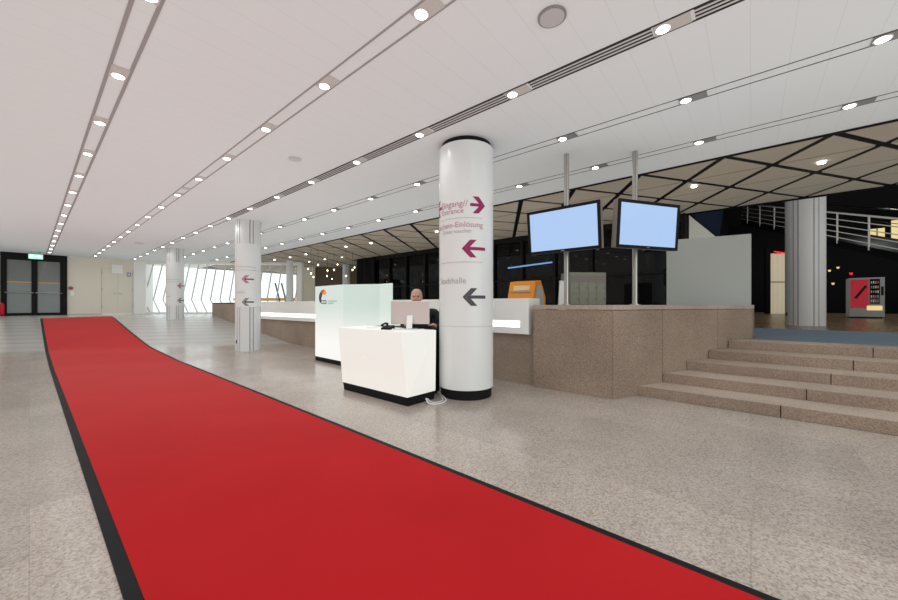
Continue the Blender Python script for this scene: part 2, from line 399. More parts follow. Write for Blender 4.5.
o = build('reflected_streak', MB().tube([(8.145, 4.87, 1.97), (8.145, 3.65, 2.03)], .020, 6), blue_streak_glow); tag(o, 'thin blue streak of reflected light on the dark glass behind the ticket machine', 'light')  # glowing tube added in place of a blue reflection on the glass

# dark hall on the upper level
PL = .535
struct('floor_platform', MB().prism([(6.05, .165), (5.80, -7), (30, -14), (30, 1.1), (8.3, 1.0), (8.2, .45), (6.70, .29), (6.53, -.042)], 0, PL), brown_floor)
struct('wall_void', MB().box(30, 30.2, -16, 2, 0, 6).box(8.3, 30, 1.1, 1.2, 0, 6).box(6, 30, -16, -15.9, 0, 6), void)
struct('ceiling_void', MB().box(8.3, 30, -16, 1.2, 6, 6.1), void)
def pt(x, y, Z, ): X = (x - 449) / 356 * Z; return (*plan(X, Z), 1 + (305 - y) / 356 * Z)
struct('wall_stair_soffit', MB().add([pt(655, 216, 8.3), pt(684, 211, 8.3), pt(718, 238.5, 8.3), pt(655, 244, 8.3), pt(655, 216, 8.5), pt(684, 211, 8.5), pt(718, 238.5, 8.5), pt(655, 244, 8.5)],
       [(0, 1, 2, 3), (4, 7, 6, 5), (0, 4, 5, 1), (1, 5, 6, 2), (2, 6, 7, 3), (3, 7, 4, 0)]), beige)
struct('ceiling_stair', MB().poly([pt(684, 208, 8.9), pt(725, 200, 9.6), pt(719, 240, 9.6), pt(718, 240, 8.9)]), navy)

# ------------------------------------------------------------------ ceiling rows
rows = [.444, 1.543, 2.628, 3.675, 4.72]
LT = lambda k: .43 + 1.1 * k
for r, o in enumerate(rows):
    mb = MB(); wide = .058; g = [.022, .014, .012, .007, .007][r]
    far = [18.9, 18.9, 18.6, 17.8, 16.8][r]
    for s_ in (-1, 1): mb.box(o + s_ * wide - g / 2, o + s_ * wide + g / 2, -4, far, HC - .003, HC + .001)
    tr_ = struct('trim_%d' % (r + 1), mb, grey_groove if r < 2 else groove)
    if r == 2:
        dk = MB(); sl = MB()
        for k_ in range(-4, 7):
            a, b = LT(k_) + .06, LT(k_ + 1) - .17
            dk.box(o - wide + .006, o + wide - .006, a, b, HC - .002, HC + .001)
            for q in (-.034, 0, .034): sl.box(o + q - .007, o + q + .007, a, b, HC - .0045, HC - .002)
        build('grille_recess', dk, groove, tr_); build('grille_slat', sl, slat_m, tr_)
first = None
ROWN = ['leftmost ceiling row', 'second ceiling row from the left', 'ceiling row with the air grille', 'fourth ceiling row, right of the sign column', 'ceiling row nearest the triangular panels']
K0 = [2, 1, 0, -1, -1]; K1 = [16, 16, 16, 15, 14]
def lamp(loc, e, spot=2.75, col=(.94, 1, .985), soft=.05):
    l = bpy.data.lights.new('spot', 'SPOT'); l.energy = e; l.spot_size = spot; l.spot_blend = .9; l.shadow_soft_size = soft * S; l.color = col
    ob = bpy.data.objects.new('spot', l); C.objects.link(ob); ob.location = Vector(loc) * S; return ob
def make_downlight(pl_m, plate=True):
    root = thing('downlight', 'x', 'ceiling light')
    if plate: build('plate', MB().box(-.052, .052, -.15, .05, HC - .005, HC), pl_m, root)
    build('lens', MB().lathe([(.036, HC - .012), (.038, HC - .004)], n=20), lens_m, root)
    build('ring', MB().lathe([(.046, HC - .009), (.046, HC - .005)], n=20), slat_m, root)
    return root
proto = [make_downlight(plate_m), make_downlight(grey_plate), make_downlight(None, False)]
used = [False] * 3
LW = 6.5
def place(pi, loc, label, group):
    if not used[pi]:
        used[pi] = True; r = proto[pi]; r.location = Vector(loc) * S; r['label'] = label; r['group'] = group
    else: dup(proto[pi], loc, label, group)
for r, o in enumerate(rows):
    for i, k_ in enumerate(range(K0[r], K1[r] + 1)):
        place(1 if r > 2 else 0, (o, LT(k_), 0), '%s round downlight from the camera in the %s' % (ORD[i], ROWN[r]), 'downlights in the white ceiling')
    for k_ in range(-4, K1[r] + 1): lamp((o, LT(k_), HC - .03), LW)
dl = [(821.5, 163.5), (694, 187), (436.6, 232), (371, 243.5), (346, 247), (342, 257.5), (325, 259.5), (306, 254.6), (309, 262), (290, 257.5), (274.5, 260)]
names = ['nearest downlight in the triangular ceiling, above the stair rail side', 'downlight in the triangular ceiling above the grey partition panel', 'downlight in the triangular ceiling just left of the near sign column',
         'downlight in the triangular ceiling left of the dark glass front', 'downlight in the triangular ceiling above the glass logo screen', 'lower of two close downlights above the glass logo screen',
         'small downlight in the triangular ceiling above the pendant lamps', 'upper left downlight of the far triangular ceiling', 'downlight in the far triangular ceiling beside the pendant lamps',
         'far downlight in the triangular ceiling above the slender white column', 'farthest left downlight of the triangular ceiling, near the middle column']
for (x, y), nm in zip(dl, names):
    Z = 632 / (305 - y) * .985; p = plan((x - 449) / 356 * Z, Z)
    place(2, (p[0], p[1], -.014), nm, 'downlights in the triangular ceiling'); lamp((p[0], p[1], HC - .05), LW * .6)
for k_ in range(0, 9): lamp((6.9, -.3 + 1.4 * k_, HC - .06), LW * (.3 + .06 * k_), col=(1, .95, .8))
# speakers and smoke detectors
for (x, y, r, nm) in ((552, 16, .085, 'large grey round ceiling loudspeaker in front of the near sign column'), (295, 158.5, .075, 'small white ceiling disc left of the air grille row'),
                   (186, 188, .06, 'white ceiling disc between the two left downlight rows'), (139.5, 243, .11, 'flat grey ceiling disc far off above the beige doors')):
    Z = 632 / (305 - y); p = plan((x - 449) / 356 * Z, Z)
    t = thing('ceiling_speaker' if r != .075 else 'smoke_detector', nm, 'loudspeaker' if r != .075 else 'smoke detector', (p[0], p[1], 0))
    build('rim', MB().lathe([(r, HC - .010), (r, HC)], n=32), slat_m if y > 100 else grey_plate, t)
    build('grille', MB().lathe([(r * .86, HC - .014), (r * .86, HC - .010)], n=32), mat('speaker_grille', (.50, .50, .50) if y < 100 else (.6, .6, .6), .7), t)

# ------------------------------------------------------------------ red carpet
t = thing('red_carpet', 'long red carpet runner with black rubber edges leading to the glass door', 'carpet', (.95, 5, 0))
def edge(side, tt): return .252 if side == 0 else (1.60 + .095 * min(max(tt / 7, 0), 1) - .04 * min(max((tt - 8) / 4, 0), 1))
mb = MB(); bl = MB(); br_ = MB(); N = 90
ts = [-2.5 + 18.3 * i / N for i in range(N + 1)]
def zf(o, tt): return rise(o, tt)
for arr, lo, hi, dz in ((mb, lambda q: edge(0, q), lambda q: edge(1, q), .008), (bl, lambda q: edge(0, q) - .045, lambda q: edge(0, q), .006), (br_, lambda q: edge(1, q), lambda q: edge(1, q) + .04, .006)):
    vs = []; M = 8 if arr is mb else 1
    for q in ts:
        for j in range(M + 1):
            o = lo(q) + (hi(q) - lo(q)) * j / M; vs.append((o, q, zf(o, q) + dz))
    arr.add(vs, [(i * (M + 1) + j, i * (M + 1) + j + 1, (i + 1) * (M + 1) + j + 1, (i + 1) * (M + 1) + j) for i in range(N) for j in range(M)], True)
    for side in (0, M):
        ring = [vs[i * (M + 1) + side] for i in range(N + 1)]
        arr.add(ring + [(x, y, z - dz - .001) for x, y, z in ring], [(i, i + 1, N + 2 + i, N + 1 + i) for i in range(N)])
build('pile', mb, red_pile, t, world=True)
build('rubber_edge', bl, rubber, t, world=True); build('rubber_edge', br_, rubber, t, world=True)

# ------------------------------------------------------------------ columns
def column_frame(c):
    u = (-Vector(c)).normalized(); fwd = -u; r = Vector((fwd.y, -fwd.x)); return u, r
def cyl_map(c, R, phi0, z0):
    u, r = column_frame(c)
    def f(x, y):
        ph = phi0 + x / R; p = Vector(c) + (u * math.cos(ph) + r * math.sin(ph)) * R
        return (p.x, p.y, z0 + y)
    return f
D = math.radians
c1 = (3.175, 2.44); R1 = .302
t = thing('sign_column', 'large round white sign column with magenta arrows beside the lit desk', 'column', (*c1, 0))
build('shaft', MB().lathe([(R1, .105), (R1, HC - .055)], c1, 96), col_white, t, world=True)
build('seam', MB().lathe([(R1 + .0008, .772), (R1 + .0008, .776)], c1, 96), lgrey, t, world=True)
build('plinth', MB().lathe([(.283, 0), (.283, .105)], c1, 64), rubber, t, world=True)
build('neck', MB().lathe([(.275, HC - .056), (.275, HC)], c1, 64), black, t, world=True)
Rp = R1 + .0025
def ctext(body, ph, z, w, m, al='LEFT', c=c1, R=Rp, par=t, nm='lettering'): build(nm, text_mesh(body, cyl_map(c, R, D(ph), z), w, align=al), m, par, world=True)
def carrow(pa, pb, z, h, m, left=True, c=c1, R=Rp, par=t): build('arrow', arrow_mesh(cyl_map(c, R, D((pa + pb) / 2), z), D(pb - pa) * R, h, left), m, par, world=True)
def cline(pa, pb, z, c=c1, R=Rp, par=t, m=lgrey, th=.005):
    mb = MB(); f = cyl_map(c, R, 0, z); n = 24
    xs = [D(pa + (pb - pa) * i / n) * R for i in range(n + 1)]
    mb.add([f(x, 0) for x in xs] + [f(x, th) for x in xs], [(i, i + 1, n + 2 + i, n + 1 + i) for i in range(n)]); build('rule_line', mb, m, par, world=True)
ctext('Eingang//', -58, 2.028, .325, pink); ctext('Entrance', -57, 1.958, .275, pink)
carrow(8, 41, 2.043, .176, magenta, False); carrow(-94, -60, 2.05, .176, magenta)
cline(-66, 34, 1.905)
ctext('Gutschein-Einlösung', 35, 1.812, .66, pink, 'RIGHT'); ctext('Ticket voucher', 11, 1.752, .36, lgrey, 'RIGHT')
carrow(-8.6, 41, 1.587, .185, magenta); cline(-60, 34, 1.445)
ctext('Stadthalle', 0, 1.225, .345, lgrey, 'RIGHT'); carrow(-7, 42, 1.083, .185, dgrey)

def grooved(c, R, z0, z1, grooves, n=144):
    u, r = column_frame(c); pts = []
    for i in range(n):
        a = 2 * PI * i / n; d = min(abs((math.degrees(a) - g + 180) % 360 - 180) for g in grooves)
        q = R - (.018 if d < 1.3 else 0); p = Vector(c) + (u * math.cos(a) + r * math.sin(a)) * q; pts.append(tuple(p))
    return MB().prism(pts, z0, z1)
def seams(c, R, z0, z1, grooves):
    mb = MB(); f = cyl_map(c, R, 0, 0)
    for g in grooves:
        x = D(g) * R; w = D(1.4) * R
        mb.add([f(x - w, z0), f(x + w, z0), f(x + w, z1), f(x - w, z1)], [(0, 1, 2, 3)])
    return mb
gr2 = [(g + s_) % 360 for g in range(-46, 314, 62) for s_ in (-8, 7)]
for c, zb, nm, sl, ar in (((3.03, 8.2), 0, 'middle white column with grooved panels and two left arrows', (.955, 2.28), ((-28, 25, 1.537, magenta), (-28, 25, 1.062, dgrey))),
                      ((3.0, 13.95), .5, 'farthest white sign column, standing on the ramp near the windows', (.98, 2.35), ((11, 78, 1.605, magenta), (11, 78, 1.144, dgrey)))):
    t2 = thing('sign_column', nm, 'column', (*c, zb))
    rc = .243 if zb == 0 else .232
    build('shaft', grooved(c, rc, zb, HC, gr2), col_panel, t2, world=True)
    build('groove', seams(c, rc - .0005, zb + .01, HC, gr2), col_seam, t2, world=True)
    build('sign_sleeve', MB().lathe([(rc + .0035, sl[0]), (rc + .0035, sl[1])], c, 72), col_white, t2, world=True)
    for pa, pb, z, m in ar: carrow(pa, pb, z, .165, m, True, c, rc + .0055, t2)
    ctext('Gutschein-Einlösung', -62 if zb == 0 else -75, 1.78, .42, lgrey, 'LEFT', c, rc + .0055, t2); ctext('Stadthalle', -60 if zb == 0 else -75, 1.25, .2, lgrey, 'LEFT', c, rc + .0055, t2)
    cline(-70, 60, 1.72, c, rc + .0055, t2, lgrey, .008)
    if zb == 0:
        f_ = cyl_map(c, rc + .0015, D(-62), .2); build('socket', MB().add([f_(-.02, 0), f_(.02, 0), f_(.02, .07), f_(-.02, .07)], [(0, 1, 2, 3)]), black, t2, world=True)
c = plan(8.13, 8.13); gp_ = [(g + s_) % 360 for g in range(-28, 332, 60) for s_ in (-7, 7)]
t2 = thing('grooved_column', 'thick pale column with vertical grooves on the upper level', 'column', (*c, PL))
build('shaft', grooved(c, .335, PL, 6, gp_), mat('pale_column', (.60, .59, .57), .5), t2, world=True)
build('groove', seams(c, .3345, PL + .01, 6, gp_), col_seam, t2, world=True)
f_ = cyl_map(c, .338, D(-64), PL + .22); build('socket', MB().add([f_(-.03, 0), f_(.03, 0), f_(.03, .07), f_(-.03, .07)], [(0, 1, 2, 3)]), black, t2, world=True)
for X, Z, r, nm in ((-6.35, 14.2, .13, 'slender white column at the right end of the bright windows'), (-4.5, 15.6, .16, 'pale far column behind the glass logo screen and pendants')):
    c = plan(X, Z); t2 = thing('slender_column', nm, 'column', (*c, .5))
    build('shaft', MB().lathe([(r, .5), (r, HC)], c, 32), col_panel, t2, world=True)
    build('base_ring', MB().lathe([(r + .02, .5), (r + .02, .7)], c, 32), slat_m, t2, world=True)

# ------------------------------------------------------------------ stone parapet, counter, steps
A = Vector((3.985, 1.112)); Bq = Vector((6.53, -.037)); G = Vector((3.985, 2.03))
dirB = (Bq - A).normalized(); nB = Vector((-dirB.y, dirB.x))       # away from camera
t = thing('stone_parapet', 'waist-high brown granite parapet wall with corner, carrying the screen poles', 'wall', (4.6, 1.1, 0))
TH = .34
core = MB().prism([tuple(A + Vector((.012, .008))), tuple(Bq + nB * .012), tuple(Bq + nB * TH), (A.x + TH, 1.33), (A.x + TH, 2.02), (A.x + .012, 2.02)], 0, .94)
build('core', core, tv_back, t, world=True)
mb = MB()
def slab(mb, p, q, nrm, z0, z1, th=.05, gap=.004):
    p, q = Vector(p), Vector(q); d = (q - p).normalized(); a, b = p + d * gap, q - d * gap; nrm = Vector(nrm)
    mb.prism([tuple(a), tuple(b), tuple(b + nrm * th), tuple(a + nrm * th)], z0, z1)
slab(mb, A, G, (1, 0), 0, .942)
cuts = [0, .93, 1.87, 2.868]
L_ = (Bq - A).length
cuts = [0, .809, 1.912, L_]
for a, b in zip(cuts, cuts[1:]): slab(mb, A + dirB * a, A + dirB * b, nB, 0, .942)
mb.prism([tuple(Bq - dirB * .001), tuple(Bq + nB * TH), tuple(Bq + nB * TH - dirB * .05), tuple(Bq - dirB * .05)], 0, .942)
build('slab', mb, granite, t, world=True)
mb = MB()
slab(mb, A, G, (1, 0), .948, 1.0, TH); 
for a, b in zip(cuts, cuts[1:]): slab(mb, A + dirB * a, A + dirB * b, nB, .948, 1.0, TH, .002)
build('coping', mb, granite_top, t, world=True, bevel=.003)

t = thing('reception_counter', 'long stone reception counter with white lit front along the hall', 'counter', (4.3, 8, 0))
mb = MB(); tt = 2.04
while tt < 10.9:
    b = min(tt + .87, 11.0); slab(mb, (4.075, tt), (4.075, b), (1, 0), 0, .66, .25); tt += .87
build('stone_base', mb, counter_stone, t, world=True)
mb = MB(); pts = [(4.04, 11.0), (4.04, 13.9)] + [(4.04 + .95 * (1 - math.cos(a)), 13.9 + .95 * math.sin(a)) for a in [PI / 16 * i for i in range(1, 9)]]
for p, q in zip([(4.04, 11.0), (4.04, 11.97), (4.04, 12.94)] + pts[1:], [(4.04, 11.97), (4.04, 12.94)] + pts[1:]):
    if (Vector(q) - Vector(p)).length < .01: continue
    d_ = (Vector(q) - Vector(p)).normalized(); slab(mb, p, q, (d_.y, -d_.x), 0, 1.07, .22, .002)
mb.prism(pts + [(5.2, 14.85), (5.2, 14.6), (4.4, 13.8), (4.3, 11)], 1.04, 1.075)
build('stone_end', mb, counter_stone, t, world=True)
F = 4.0
mb = MB().box(F, F + .05, 2.1, 11.0, .80, 1.085).box(F, F + .05, 2.1, 11, .635, .715).box(F, F + .05, 2.1, 2.22, .715, .80).box(F, F + .3, 10.98, 11.0, .635, 1.085)
mb.box(F + .05, F + .3, 2.1, 2.13, .635, 1.085).box(F + .05, F + .3, 2.13, 11, .635, .66)
build('white_front', mb, white_m, t, world=True)
build('light_slot', MB().box(F + .045, F + .055, 2.22, 10.98, .715, .80), slot_light, t, world=True)
build('worktop', MB().box(F + .05, F + .27, 2.13, 10.98, 1.06, 1.085), white_m, t, world=True)

t = thing('stone_steps', 'wide flight of five granite steps right of the parapet', 'stairs', (5.5, -1.5, 0))
lnT = lambda o: A.y + (o - A.x) * (Bq.y - A.y) / (Bq.x - A.x)
skew = lambda o, t: (o + .036 * (t - .9), t)
rs = .107
oN = [4.345, 4.73, 5.14, 5.55, 5.95]
for i in range(5):
    o = oN[i]; o2 = 6.36 if i == 4 else oN[i + 1] + .03
    mb = MB(); tj = -.16 + .0 * i
    jx = lnT(oN[i]) - 1.15 - .02 * i
    for a, b in ((lnT(o) + .0, jx + .003), (jx - .003, jx - 2.2), (jx - 2.206, -7)):
        mb.prism([skew(*p_) for p_ in ((o, a), (o2, a if a != lnT(o) else lnT(o2)), (o2, b), (o, b))], rs * i, rs * (i + 1) + (.001 if i == 4 else 0))
    st = build('step', mb, granite, t, world=True, bevel=.004)
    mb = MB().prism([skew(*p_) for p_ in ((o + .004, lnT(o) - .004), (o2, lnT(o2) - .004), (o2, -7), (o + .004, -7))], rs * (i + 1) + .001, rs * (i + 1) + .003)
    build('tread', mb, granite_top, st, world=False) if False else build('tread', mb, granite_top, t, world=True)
o = build('floor_mat', MB().prism([(6.335, .02), (6.535, -.07), (6.72, .25), (9.3, .22), (9.0, -6), (6.12, -6)], PL + .001, PL + .010), blue_mat); tag(o, 'blue grey carpet strip at the top of the granite steps', 'carpet')

# ------------------------------------------------------------------ lit desk
t = thing('lit_desk', 'glowing white angular information desk with black plinth', 'desk', (2.6, 3.1, 0))
o0, t0_, ow, tl = 2.40, 2.563, .40, 1.12
sh = .075; zt = .735
lo = [(o0, t0_), (o0 + ow, t0_), (o0 + ow, t0_ + tl), (o0, t0_ + tl)]
hi = [(x - .015, y + sh) for x, y in lo]; hi[1] = (o0 + ow - .0, t0_ - .01); hi[2] = (o0 + ow, t0_ + tl + sh)
mid = [(x + (X - x) * .1, y + (Y - y) * .1) for (x, y), (X, Y) in zip(lo, hi)]
def ins(q, d):
    cx = sum(p[0] for p in q) / 4; cy = sum(p[1] for p in q) / 4
    return [(p[0] + math.copysign(d, cx - p[0]), p[1] + math.copysign(d, cy - p[1])) for p in q]
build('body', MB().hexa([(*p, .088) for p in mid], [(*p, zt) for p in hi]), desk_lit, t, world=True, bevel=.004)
build('plinth', MB().hexa([(*p, 0) for p in ins(lo, .012)], [(*p, .088) for p in ins(mid, .006)]), rubber, t, world=True)
build('cable_outlet', MB().box(o0 + .17, o0 + .22, t0_ + .008, t0_ + .02, .03, .07), black, t, world=True)
build('worktop', MB().box(2.795, 3.06, 2.725, 3.66, .70, .733), black, t, world=True, bevel=.003)
build('end_panel', MB().box(2.81, 3.05, 2.73, 2.755, 0, .70).box(2.81, 3.05, 3.62, 3.645, 0, .70), black, t, world=True)
# glass logo screen
def wq(x, y0, Z): return (*plan((x - 449) / 356 * Z, Z),)
s0, s1, s2, s3 = Vector(wq(316, 0, 6.47)), Vector(wq(343.5, 0, 5.83)), Vector(wq(380.5, 0, 5.68)), Vector(wq(392, 0, 5.46))
t = thing('glass_screen', 'tall frosted glass counter screen with orange logo behind the lit desk', 'screen', (s1.x, s1.y, 0))
zt2 = 1.335
for a, b in ((s0, s1), (s1, s2), (s2, s3)):
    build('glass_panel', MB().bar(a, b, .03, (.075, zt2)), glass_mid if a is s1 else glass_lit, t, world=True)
    build('plinth', MB().bar(a, b, .026, (0, .075)), rubber, t, world=True)
b0 = s0 + Vector((.42, .10)); b3 = s3 + Vector((.25, .1))
d1 = (s1 - s0).normalized(); nn = Vector((d1.y, -d1.x))
if nn.dot(-s0) < 0: nn = -nn
L1 = (s1 - s0).length; up = Vector((0, 0, 1))
def fm(x, y): p = s0 + d1 * (x * L1) + nn * .0175; return (p.x, p.y, y)
def arc(cx, cz, r0, r1, a0, a1, n=14):
    mb = MB(); vs = []
    for i in range(n + 1):
        a = D(a0 + (a1 - a0) * i / n); w = (r1 - r0) * (.35 + .65 * math.sin(PI * (i + 1.5) / (n + 3)))
        for r in (r1 - w, r1): vs.append(fm(cx + 1.35 * r * math.cos(a) / L1, cz + r * math.sin(a)))
    return mb.add(vs, [(2 * i, 2 * i + 1, 2 * i + 3, 2 * i + 2) for i in range(n)])
build('emblem_arc', arc(.36, 1.13, .07, .145, 95, 222), logo_dk, t, world=True)
build('emblem_dot', arc(.33, 1.215, .0, .055, 30, 200).add([fm(.33 + .095 * math.cos(D(a)) / L1, 1.215 + .055 * math.sin(D(a))) for a in range(-60, 200, 20)], [tuple(range(13))]), logo_or, t, world=True)
build('lettering', text_mesh('CCD', lambda x, y: fm(.235 + x / L1, 1.02 + y), .20, bold=.03), logo_dk, t, world=True)
build('lettering', text_mesh('CongressCenter', lambda x, y: fm(.50 + x / L1, 1.055 + y), .30, bold=.015), logo_tx, t, world=True)
build('lettering', text_mesh('Düsseldorf', lambda x, y: fm(.50 + x / L1, 1.016 + y), .19, bold=.015), logo_tx, t, world=True)

# ------------------------------------------------------------------ monitor and clutter on the desk
def camrot(yaw, pitch=0, roll=0):          # object axes from a heading measured against the camera's
    cy, sy, cp, sp, cr, sr = math.cos(yaw), math.sin(yaw), math.cos(pitch), math.sin(pitch), math.cos(roll), math.sin(roll)
    Y = Matrix(((cy, 0, sy), (0, 1, 0), (-sy, 0, cy))); P = Matrix(((1, 0, 0), (0, cp, -sp), (0, sp, cp))); Rr = Matrix(((cr, -sr, 0), (sr, cr, 0), (0, 0, 1)))
    R = Y @ P @ Rr; M = Matrix(((CA, 0, SA), (-SA, 0, CA), (0, -1, 0)))
    ex, ey, ez = [M @ R.col[i] for i in range(3)]
    return Matrix((ex, ez, -ey)).transposed().to_4x4()
def cthing(name, label, cat, X, Z, h, rot):
    o = thing(name, label, cat); o.matrix_basis = Matrix.Translation(Vector((*plan(X, Z), h)) * S) @ rot; return o
t = cthing('computer_monitor', 'all-in-one computer seen from behind, pale metal back, on the lit desk', 'computer', -.428, 3.92, zt, camrot(.06))
build('casing', MB().hexa([(-.213, -.012, .055), (.213, -.012, .055), (.213, .022, .055), (-.213, .022, .055)], [(-.213, -.012, .308), (.213, -.012, .308), (.213, .022, .308), (-.213, .022, .308)]), alu, t, bevel=.008)
build('display', MB().box(-.205, .205, .0225, .024, .085, .30), black, t)
build('stand', MB().hexa([(-.032, -.075, .006), (.032, -.075, .006), (.032, -.065, .006), (-.032, -.065, .006)], [(-.032, -.02, .15), (.032, -.02, .15), (.032, -.011, .15), (-.032, -.011, .15)]), white_m, t, bevel=.003)
build('stand_foot', MB().box(-.075, .075, -.075, .06, 0, .007), slat_m, t, bevel=.002)
t = cthing('telephone', 'black desk telephone lying left of the computer on the lit desk', 'telephone', -.665, 3.86, zt, camrot(.4))
build('base', MB().hexa([(-.06, -.05, 0), (.06, -.05, 0), (.06, .06, 0), (-.06, .06, 0)], [(-.055, -.045, .022), (.055, -.045, .022), (.055, .055, .045), (-.055, .055, .045)]), black, t, bevel=.004)
build('handset', MB().tube(spline([(-.04, -.05, .045), (-.035, -.02, .06), (-.035, .03, .064), (-.04, .055, .056)]), [.016] * 2 + [.011] * 21 + [.016] * 2), rubber, t)
t = cthing('keyboard', 'black keyboard on the lit desk behind the computer', 'keyboard', -.345, 4.085, .7345, camrot(.06))
build('board', MB().box(-.16, .16, -.04, .04, 0, .012), black, t, bevel=.003)
mb = MB()
for r in range(4):
    for q in range(14): mb.box(-.154 + q * .022, -.136 + q * .022, -.035 + r * .018, -.020 + r * .018, .012, .016)
build('keycaps', mb, rubber, t)
o = build('white_cable', MB().tube(spline([(*plan(-.60, 3.775), zt + .008), (*plan(-.53, 3.72), zt + .008), (*plan(-.47, 3.735), zt + .008), (*plan(-.40, 3.70), zt + .008), (*plan(-.33, 3.72), zt + .008), (*plan(-.27, 3.76), zt + .008)]), .007), cable_w); tag(o, 'white cable winding across the lit desk in front of the computer', 'cable')
o = build('black_cable', MB().tube(spline([(*plan(-.58, 3.80), zt + .008), (*plan(-.54, 3.77), zt + .008), (*plan(-.49, 3.785), zt + .008), (*plan(-.40, 3.765), zt + .008), (*plan(-.29, 3.83), zt + .008)]), .006), rubber); tag(o, 'black cable lying on the lit desk between telephone and computer', 'cable')
o = build('paper_sheet', MB().prism([plan(-1.02, 4.15), plan(-.87, 4.02), plan(-.80, 4.12), plan(-.94, 4.24)], zt + .0005, zt + .002), paper); tag(o, 'white paper sheet lying at the left end of the lit desk', 'paper')
for i, (pp, lb) in enumerate(((((-.235, 3.62, .05), (-.20, 3.58, .01), (-.12, 3.56, .008), (-.06, 3.62, .008), (-.03, 3.72, .008), (-.06, 3.86, .008), (-.12, 4.1, .008)), 'white cable on the floor running from the desk plinth towards the column'),
                          (((-.22, 3.63, .045), (-.17, 3.62, .008), (-.10, 3.64, .008), (-.065, 3.72, .008), (-.09, 3.9, .008), (-.15, 4.15, .008)), 'grey inner cable looped on the floor between desk and column'))):
    o = build('floor_cable', MB().tube(spline([(*plan(a, b), c_) for a, b, c_ in pp]), .007), cable_w if i == 0 else slat_m); tag(o, lb, 'cable')

# ------------------------------------------------------------------ screens on poles
ROT = [(.711, .107, -.008, 2.612, -1.747, 8.214), (-.317, .068, -.042, 4.41, -1.754, 7.866)]
for i, ((ya, pi_, ro, X, Y, Z), px, pz, nm, pn) in enumerate(zip(ROT, (566.5, 635), (4.20, 4.12), ('flat screen glowing pale blue, turned left, on the left pole', 'flat screen glowing pale blue facing the camera, on the right pole'),
                              ('left steel pole rising from the granite parapet to the ceiling', 'right steel pole rising from the granite parapet to the ceiling'))):
    kx = .487
    t = cthing('flat_screen', nm, 'screen', X * kx, Z * kx, 1 - Y * kx, camrot(ya, pi_, 0))
    w, h = .779 / 2, .438 / 2; bz = .032
    build('casing', MB().box(-w - bz, w + bz, .0, .07, -h - bz, h + bz), tv_back, t, bevel=.006)
    build('bezel', MB().box(-w - bz, -w, -.012, .001, -h - bz, h + bz).box(w, w + bz, -.012, .001, -h - bz, h + bz).box(-w, w, -.012, .001, -h - bz, -h).box(-w, w, -.012, .001, h, h + bz), black, t)
    build('display', MB().box(-w, w, -.004, .0, -h, h), screen_m, t)
    build('badge', MB().box(-.02, .02, -.0135, -.012, -h - bz * .65, -h - bz * .35), steel, t)
    pX = (px - 449) / 356 * pz; pc = plan(pX, pz)
    build('mount', MB().box(-.09, .09, .07, .10, -.12, .12), tv_back, t)
    p = thing('screen_pole', pn, 'pole', (*pc, 1))
    build('tube', MB().lathe([(.030, 1.0), (.030, HC)], pc, 24), steel, p, world=True)
    build('base_flange', MB().lathe([(.055, 1.0), (.055, 1.012)], pc, 24), steel, p, world=True)
    build('groove', MB().tube([(*plan(pX - .012, pz - .029), 1.02), (*plan(pX - .012, pz - .029), HC)], .004, 6), tv_back, p, world=True)

# ------------------------------------------------------------------ behind the counter
t = cthing('ticket_machine', 'orange ticket machine with sloping front behind the white counter', 'ticket machine', 1.14, 5.25, 0, camrot(.68))
w = .205
prof = [(-.20, 0), (-.20, 1.08), (-.12, 1.34), (.06, 1.36), (.22, 1.12), (.24, 0)]
mb = MB(); n = len(prof); mb.add([(-w, y, z) for y, z in prof] + [(w, y, z) for y, z in prof], [tuple(range(n)), tuple(range(n, 2 * n))[::-1]] + [(i, (i + 1) % n, n + (i + 1) % n, n + i) for i in range(n)])
build('casing', mb, orange, t, bevel=.012)
build('side_panel', MB().add([(w + .002, y, z) for y, z in ((-.14, .2), (-.14, 1.06), (-.08, 1.28), (.07, 1.29), (.15, 1.08), (.15, .2))], [tuple(range(6))]), grey_panel, t)
sl = lambda u, z: (u, -.20 + (z - 1.08) * .08 / .26 - .004, z)
build('display', MB().poly([sl(-.13, 1.21), sl(.13, 1.21), sl(.13, 1.28), sl(-.13, 1.28)]), mat('machine_display', (.75, .55, .3), .3), t)
build('recess', MB().poly([sl(-.16, 1.17), sl(.16, 1.17), sl(.16, 1.19), sl(-.16, 1.19)]), tv_back, t)
build('keypad', MB().box(-.12, .12, -.207, -.20, .85, 1.0), grey_panel, t)
t = cthing('steel_locker', 'grey steel locker block with a grid of doors behind the left pole', 'locker', 2.36, 6.05, 0, camrot(-.1))
build('body', MB().box(-.325, .325, 0, .35, 0, 1.555), mesh_grey, t, bevel=.004)
for r in range(7):
    for q in range(4):
        x = -.31 + .157 * q; z = .06 + .19 * r
        if r == q == 0: build('front_frame', MB().box(-.32, .32, -.003, 0, .03, 1.5), tv_back, t)
        o = build('locker_door', MB().box(x, x + .148, -.008, 0, z, z + .18), mesh_grey, t)
        build('lock', MB().box(x + .125, x + .135, -.012, -.008, z + .08, z + .10), black, o)
t = cthing('leaning_board', 'narrow white board leaning beside the steel locker', 'board', 1.80, 5.85, 0, camrot(-.1) @ Matrix.Rotation(.06, 4, 'Y'))
build('sheet', MB().box(-.06, .06, -.01, .01, .02, 1.39), white_m, t, bevel=.003); build('frame', MB().box(-.07, -.06, -.015, .015, 0, 1.4).box(.06, .07, -.015, .015, 0, 1.4).box(-.06, .06, -.015, .015, 0, .02).box(-.06, .06, -.015, .015, 1.39, 1.4), steel, t)
t = thing('partition_panel', 'large plain grey partition panel behind the granite parapet', 'partition', (6.9, .5, 0))
build('panel', MB().bar((6.79, 1.06), (6.965, .0), .06, (.03, 2.06)), grey_panel, t, world=True, bevel=.004)
